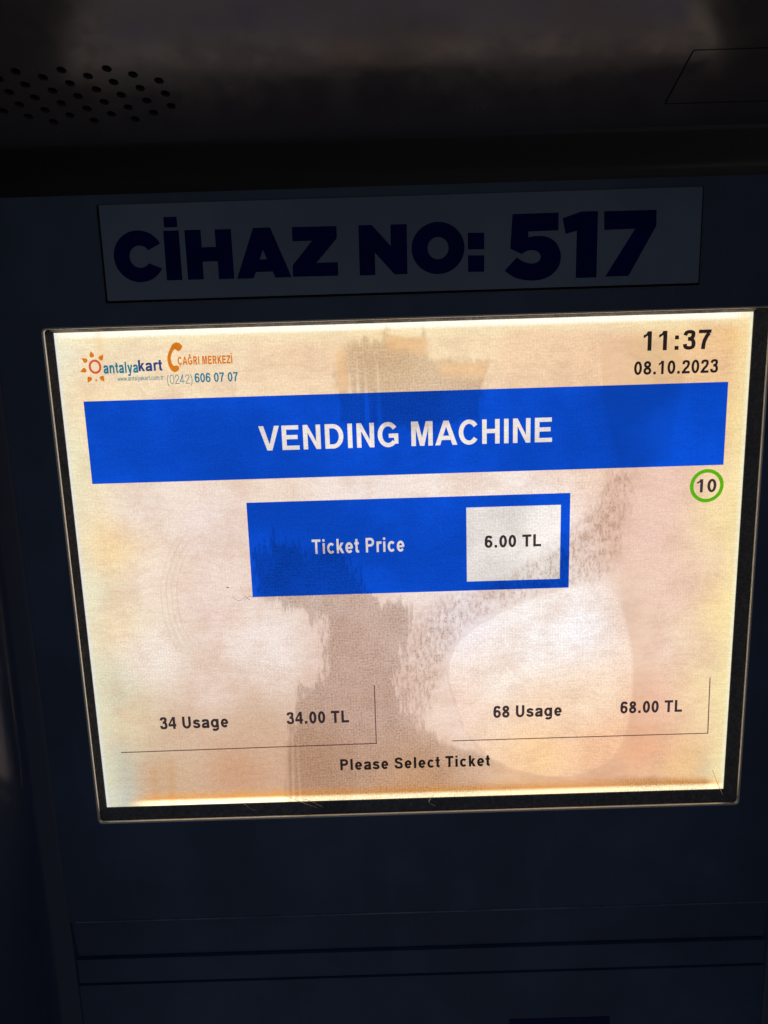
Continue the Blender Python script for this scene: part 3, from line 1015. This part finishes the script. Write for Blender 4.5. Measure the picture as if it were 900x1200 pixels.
def glass_nodes(t):
    u, v, uv = layout_uv(t)
    sub = lambda a, k: t.math('MULTIPLY', t.math('SUBTRACT', a, .5), k)
    streak = t.noise(uv, .060, 5, .75, (1, .16, 1))
    streakf = t.noise(uv, .16, 4, .8, (1, .3, 1))
    fuzz = t.noise(uv, .03, 5, .7)

    def mask(name, amp, soft, nz=streak, extra=None):
        d = t.math('ADD', t.attr(name), sub(nz, amp))
        if extra is not None:
            d = t.math('ADD', d, extra)
        return t.ramp(d, soft, -soft)
    col = t.mix(t.ramp(fuzz, .35, .7, 0, .5), (.93, .91, .89), (.85, .80, .75))
    m_pale = mask('pale', 60, 26, fuzz)
    col = t.mix(t.math('MULTIPLY', m_pale, .8), col, (1, 1, 1))  # bright reflected veil, painted as clearer glass
    # speckled band
    spk = t.noise(uv, .17, 5, .85, (1, .40, 1), .2)
    m_band = t.math('MULTIPLY', mask('band', 70, 18, streakf), t.ramp(spk, .44, .58, .18, 1))
    col = t.mix(t.math('MULTIPLY', m_band, .95), col, (.40, .26, .19))  # speckled part of the reflection, painted brown
    m_h2 = mask('header_two', 30, 7, streak)
    col = t.mix(t.math('MULTIPLY', m_h2, .55), col, (.72, .60, .50))
    m_h = mask('header', 0, 6, streakf, t.math('ADD', sub(streak, 44), sub(fuzz, 34)))
    col = t.mix(t.math('MULTIPLY', m_h, .80), col, (.40, .31, .26))  # dark reflection across the header, painted as tint
    m_s = mask('dark_reflection', 0, 7, streak, t.math('MULTIPLY', t.math('ADD', sub(streak, 110), sub(streakf, 46)), t.ramp(v, 620, 700, 1, .16)))
    depth = t.ramp(fuzz, .3, .7, .72, .95)
    col = t.mix(t.math('MULTIPLY', m_s, depth), col, (.34, .27, .22))  # dark silhouette in the reflection, painted as a brown tint
    # the big smooth thumb-shaped reflection, painted as a clearer tint
    m_o = mask('oval', 10, 5, fuzz)
    ov = t.mix(t.ramp(v, 520, 640), (1, 1, 1), (1, .93, .82))
    col = t.mix(t.math('MULTIPLY', m_o, .95), col, ov)
    halo = t.math('MULTIPLY', t.ramp(t.attr('oval'), 75, 4), t.ramp(t.attr('oval'), -3, 3))
    side = t.math('MAXIMUM', t.ramp(u, 800, 870), t.ramp(v, 690, 735))
    col = t.mix(t.math('MULTIPLY', t.math('MULTIPLY', halo, side), .8), col, (.78, .63, .52))
    rimd = t.math('ABSOLUTE', t.math('ADD', t.attr('oval'), sub(fuzz, 8)))
    left = t.math('MULTIPLY', t.math('MULTIPLY', t.ramp(rimd, 4.0, .5), t.ramp(streakf, .36, .60, .06, .42)), t.ramp(u, 700, 600, .25, 1))
    col = t.mix(left, col, (.50, .36, .28))
    m_r = mask('rust', 14, 9, streakf)
    col = t.mix(t.math('MULTIPLY', m_r, .85), col, (.86, .60, .36))
    m_d = mask('drip', 7, 2.5, streak)
    col = t.mix(t.math('MULTIPLY', m_d, .75), col, (1, 1, 1))
    # wipe arcs on the left
    dx = t.math('SUBTRACT', u, 300)
    dy = t.math('SUBTRACT', v, 415)
    rr = t.math('SQRT', t.math('ADD', t.math('MULTIPLY', dx, dx), t.math('MULTIPLY', dy, dy)))
    rr = t.math('ADD', rr, sub(fuzz, 10))
    wv = t.math('SINE', t.math('MULTIPLY', rr, .75))
    am = t.math('MULTIPLY', t.ramp(rr, 184, 176), t.ramp(rr, 142, 154))
    am = t.math('MULTIPLY', am, t.math('MULTIPLY', t.ramp(u, 190, 160), t.ramp(v, 500, 470)))
    am = t.math('MULTIPLY', am, t.ramp(v, 290, 320))
    col = t.mix(t.math('MULTIPLY', am, t.ramp(wv, .3, .9, 0, .42)), col, (.62, .52, .46))
    # film grain, fine weave of the touch layer and slow moire
    gr = t.noise(uv, .30, 3, .8)
    col = t.mix(t.ramp(gr, .40, .62, 0, .8), col, (.74, .68, .67))
    warp = t.noise(uv, .006, 3, .6)
    w1 = t.math('SINE', t.math('ADD', t.math('MULTIPLY', u, 1.45), t.math('MULTIPLY', warp, 14)))
    w2 = t.math('SINE', t.math('ADD', t.math('MULTIPLY', v, 1.32), t.math('MULTIPLY', warp, 46)))
    wv = t.math('MULTIPLY', t.math('ADD', w1, w2), .5)
    col = t.mix(t.ramp(wv, -1, 1, 0, .44, False), col, (.70, .69, .70))
    w3 = t.math('SINE', t.math('ADD', t.math('MULTIPLY', v, .42), t.math('MULTIPLY', t.noise(uv, .010, 4, .65), 40)))
    col = t.mix(t.ramp(w3, -.2, 1, 0, .08, False), col, (.4, .38, .36))
    tr = t.n('ShaderNodeBsdfTransparent')
    t.put(tr.inputs[0], col)
    gl = t.n('ShaderNodeBsdfGlossy')
    t.put(gl.inputs['Roughness'], .12)
    t.put(gl.inputs['Color'], (1, 1, 1))
    fr = t.n('ShaderNodeFresnel')
    fr.inputs[0].default_value = 1.42
    mx = t.n('ShaderNodeMixShader')
    t.put(mx.inputs[0], fr.outputs[0])
    t.t.links.new(tr.outputs[0], mx.inputs[1])
    t.t.links.new(gl.outputs[0], mx.inputs[2])
    df = t.n('ShaderNodeBsdfDiffuse')
    t.put(df.inputs[0], (.7, .68, .64))
    m2 = t.n('ShaderNodeMixShader')
    t.put(m2.inputs[0], .012)
    t.t.links.new(mx.outputs[0], m2.inputs[1])
    t.t.links.new(df.outputs[0], m2.inputs[2])
    t.done(m2.outputs[0])


glass_nodes(glass_t)
adopt(glass)

# hairs and scratches on the glass
M_hair = plain("dark_hair", (.05, .04, .04), .6)
_t = NT("bright_scratch")
_a, _b, _c = _t.n('ShaderNodeBsdfTranslucent'), _t.n('ShaderNodeBsdfDiffuse'), _t.n('ShaderNodeMixShader')
_a.inputs[0].default_value = _b.inputs[0].default_value = (.95, .93, .88, 1)
_t.t.links.new(_a.outputs[0], _c.inputs[1])
_t.t.links.new(_b.outputs[0], _c.inputs[2])
M_scr = _t.done(_c.outputs[0])


def fibre(name, pts, wd, mat, y=.0053, parent=glass):
    Q = [Vector(P(*q)) for q in smooth(pts, 4)]
    v, f = [], []
    for i, q in enumerate(Q):
        d = (Q[min(i + 1, len(Q) - 1)] - Q[max(i - 1, 0)]).normalized()
        nn = Vector((-d.y, d.x)) * wd / 2
        for s in (-1, 1):
            v.append((q.x + s * nn.x, y, q.y + s * nn.y))
        v.append((q.x, y - wd * .6, q.y))
    for i in range(len(Q) - 1):
        a = i * 3
        f += [(a, a + 3, a + 5, a + 2), (a + 2, a + 5, a + 4, a + 1)]
    return mesh(name, v, f, mat, parent)


fibre("hair", [(234, 410), (240, 415), (246, 416), (250, 413), (254, 412)], .00014, M_hair)
fibre("hair", [(253, 408), (257, 413), (262, 416)], .00013, M_hair)
fibre("hair", [(252, 416), (257, 412), (261, 409), (265, 412)], .00012, M_hair)
fibre("hair", [(226, 393), (229, 395)], .0004, M_hair)
fibre("scratch", [(300, 752), (322, 763), (349, 775)], .00020, M_scr, .0035)
fibre("scratch", [(322, 756), (340, 763), (360, 775)], .00016, M_scr, .0035)
fibre("scratch", [(543, 758), (534, 771), (545, 778)], .00025, M_scr, .0035)
fibre("scratch", [(1000, 728), (1010, 752), (1020, 774)], .00022, M_scr, .0035)
fibre("scratch", [(230, 764), (238, 772), (250, 778)], .00014, M_scr, .0035)
